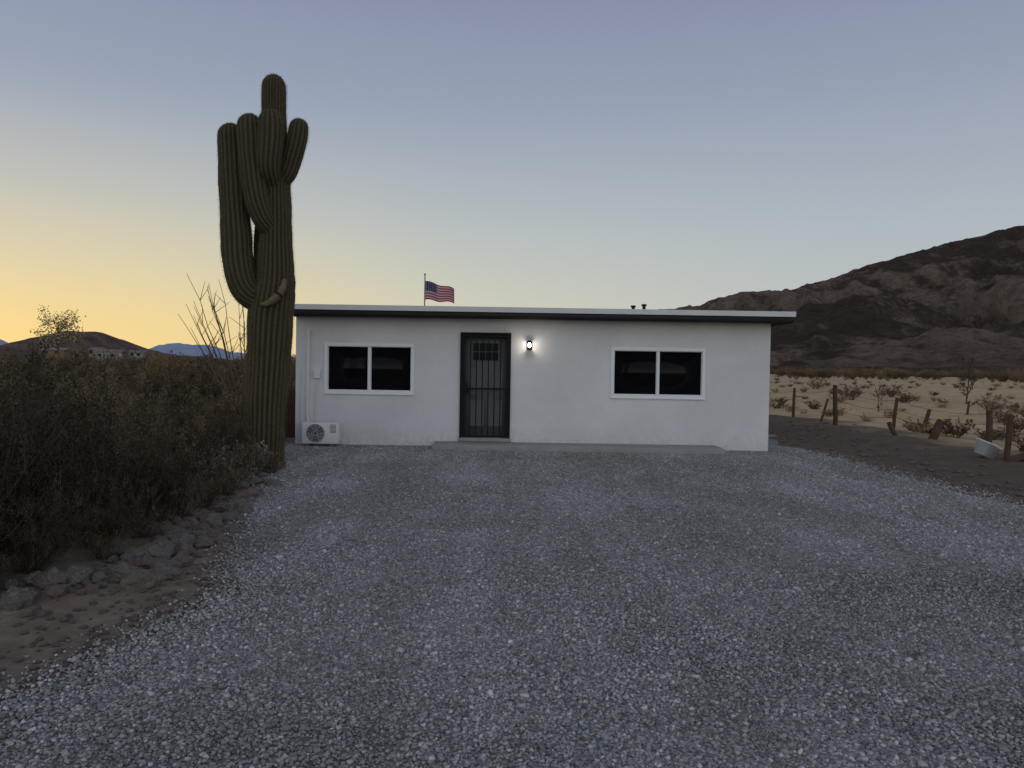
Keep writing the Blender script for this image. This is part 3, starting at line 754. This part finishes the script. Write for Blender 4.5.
mb.f.append(tuple(range(15,-1,-1))); mb.m.append(0); mb.f.append(tuple(80+i for i in range(16))); mb.m.append(0)
o=mb.obj('tub',[TARP],E,True); o.rotation_euler=(.25,.35,.5); o.location=(0,0,.03)
E=empty('scrap_boards',(8.9,13.2,gh(8.9,13.2)))
mb=MB(); mb.box(-.3,.35,-.07,.07,.02,.06); mb.box(-.25,.3,.10,.2,.0,.04); o=mb.obj('boards',[WOODR],E); o.rotation_euler=(.1,-.15,.4)
mb=MB(); mb.box(-.12,.12,-.07,.07,0,.16); mb.box(.14,.34,-.1,.04,0,.12); o=mb.obj('blocks',[CONC],E); o.location=(.05,-.3,0); o.rotation_euler=(0,0,.3)

def far_house(x,y,w,d,h,rot,wm,z):
    E=empty('distant_house',(x,y,z)); mb=MB(); mb.box(-w/2,w/2,-d/2,d/2,-2.5,h,0)
    b=len(mb.v); mb.v+=[(-w/2-.4,-d/2-.4,h),(w/2+.4,-d/2-.4,h),(w/2+.4,d/2+.4,h),(-w/2-.4,d/2+.4,h),(-w/2-.4,0,h+.9),(w/2+.4,0,h+.9)]
    for f in [(0,1,5,4),(2,3,4,5),(0,4,3),(1,2,5),(0,3,2,1)]: mb.f.append(tuple(b+i for i in f)); mb.m.append(1)
    for wx in (-w*.3,w*.15): mb.box(wx-.5,wx+.5,-d/2-.03,-d/2-.001,.6,1.5,2)
    mb.obj('house_body',[wm,FR,GLASS],E); E.rotation_euler=(0,0,rot)
FR=simple('far_roof',(.20,.17,.155),.9,.1,.2)
HW=simple('far_house_wall',(.34,.33,.34),.9,.2,.1); HT=simple('far_house_tan',(.20,.15,.115),.9,.2,.1)
for x,y,w,d,h,r_,wm in [(-129,244,8,5,2.0,.2,HW),(-136,250,4,4,1.7,-.3,HT),(-121,246,4.5,4,1.5,.1,HW),(-150,250,7,5,1.8,.15,HT)]:
    far_house(x,y,w,d,h,r_,wm,max(0,hillf(x,y))+.7)

# ------------------------------------------------------------------ world, sun, camera
W=bpy.data.worlds.new('World'); SC.world=W; W.use_nodes=True; nt=W.node_tree
bg=nt.nodes['Background']; sky=nt.nodes.new('ShaderNodeTexSky'); sky.sky_type='NISHITA'; sky.sun_disc=False
SUN_EL,SUN_AZ=1.0,-46.0
sky.sun_elevation=rad(SUN_EL); sky.sun_rotation=rad(SUN_AZ%360); sky.altitude=900; sky.air_density=1.0; sky.dust_density=.8; sky.ozone_density=1.5
class WM(M):
    def __init__(s,nt): s.nt=nt
w=WM(nt)
dirv=w.n('ShaderNodeTexCoord').outputs['Generated']
nz=w.n('ShaderNodeVectorMath',operation='NORMALIZE'); w.l(dirv,nz.inputs[0]); sp=w.n('ShaderNodeSeparateXYZ'); w.l(nz.outputs[0],sp.inputs[0])
DX,DY,DZ=sp.outputs
twi=w.ramp(DZ,[(0.0,(.56,.56,.52)),(.07,(.55,.58,.57)),(.17,(.47,.525,.575)),(.32,(.34,.39,.50)),(.46,(.255,.285,.42)),(1,(.165,.185,.28))])
dt=w.n('ShaderNodeVectorMath',operation='DOT_PRODUCT'); w.l(nz.outputs[0],dt.inputs[0]); dt.inputs[1].default_value=(math.sin(rad(SUN_AZ)),math.cos(rad(SUN_AZ)),0)
s=dt.outputs['Value']
wide=w.math('MULTIPLY',w.maprange(s,.25,.95,0,1,'SMOOTHSTEP'),w.ramp(DZ,[(0,.75),(.08,.55),(.18,.2),(.3,0)]))
twi=w.mix(wide,twi,(.77,.72,.50))
gl=w.math('MULTIPLY',w.maprange(s,.70,1.0,0,1,'SMOOTHSTEP'),w.ramp(DZ,[(0,.95),(.05,.78),(.12,.38),(.2,.12),(.3,0)]))
twi=w.mix(gl,twi,(.97,.72,.28))
nis=w.mix(1.0,sky.outputs[0],(.15,.15,.15),'MULTIPLY')
c=w.mix(.12,twi,nis)
# sky behind the viewer brightened as added fill for the front wall and gravel
rear=w.maprange(DY,.15,-.6,0,1,'SMOOTHSTEP')
c=w.mix(1.0,c,w.mix(rear,(1,1,1),(2.25,2.17,1.90)),'MULTIPLY')
w.l(c,bg.inputs[0]); bg.inputs[1].default_value=1.0
S=bpy.data.lights.new('sun','SUN'); S.energy=.05; S.angle=rad(.5); S.color=(1,.8,.6)
so=bpy.data.objects.new('sun',S); link(so)
d=Vector((math.sin(rad(SUN_AZ))*math.cos(rad(3)),math.cos(rad(SUN_AZ))*math.cos(rad(3)),math.sin(rad(3))))
so.rotation_euler=(-d).to_track_quat('-Z','Y').to_euler(); so.location=(-20,20,20)
cd=bpy.data.cameras.new('camera'); cam=bpy.data.objects.new('camera',cd); link(cam)
cd.sensor_width=36; cd.lens=36*760/1024; cd.clip_end=30000; cd.clip_start=.05
cam.matrix_world=Matrix.Translation((0,0,1.66))@Matrix.Rotation(rad(90-1.43),4,'X')@Matrix.Rotation(rad(.9),4,'Z')
SC.camera=cam
SC.view_settings.view_transform='Standard'; SC.view_settings.look='None'; SC.view_settings.exposure=0
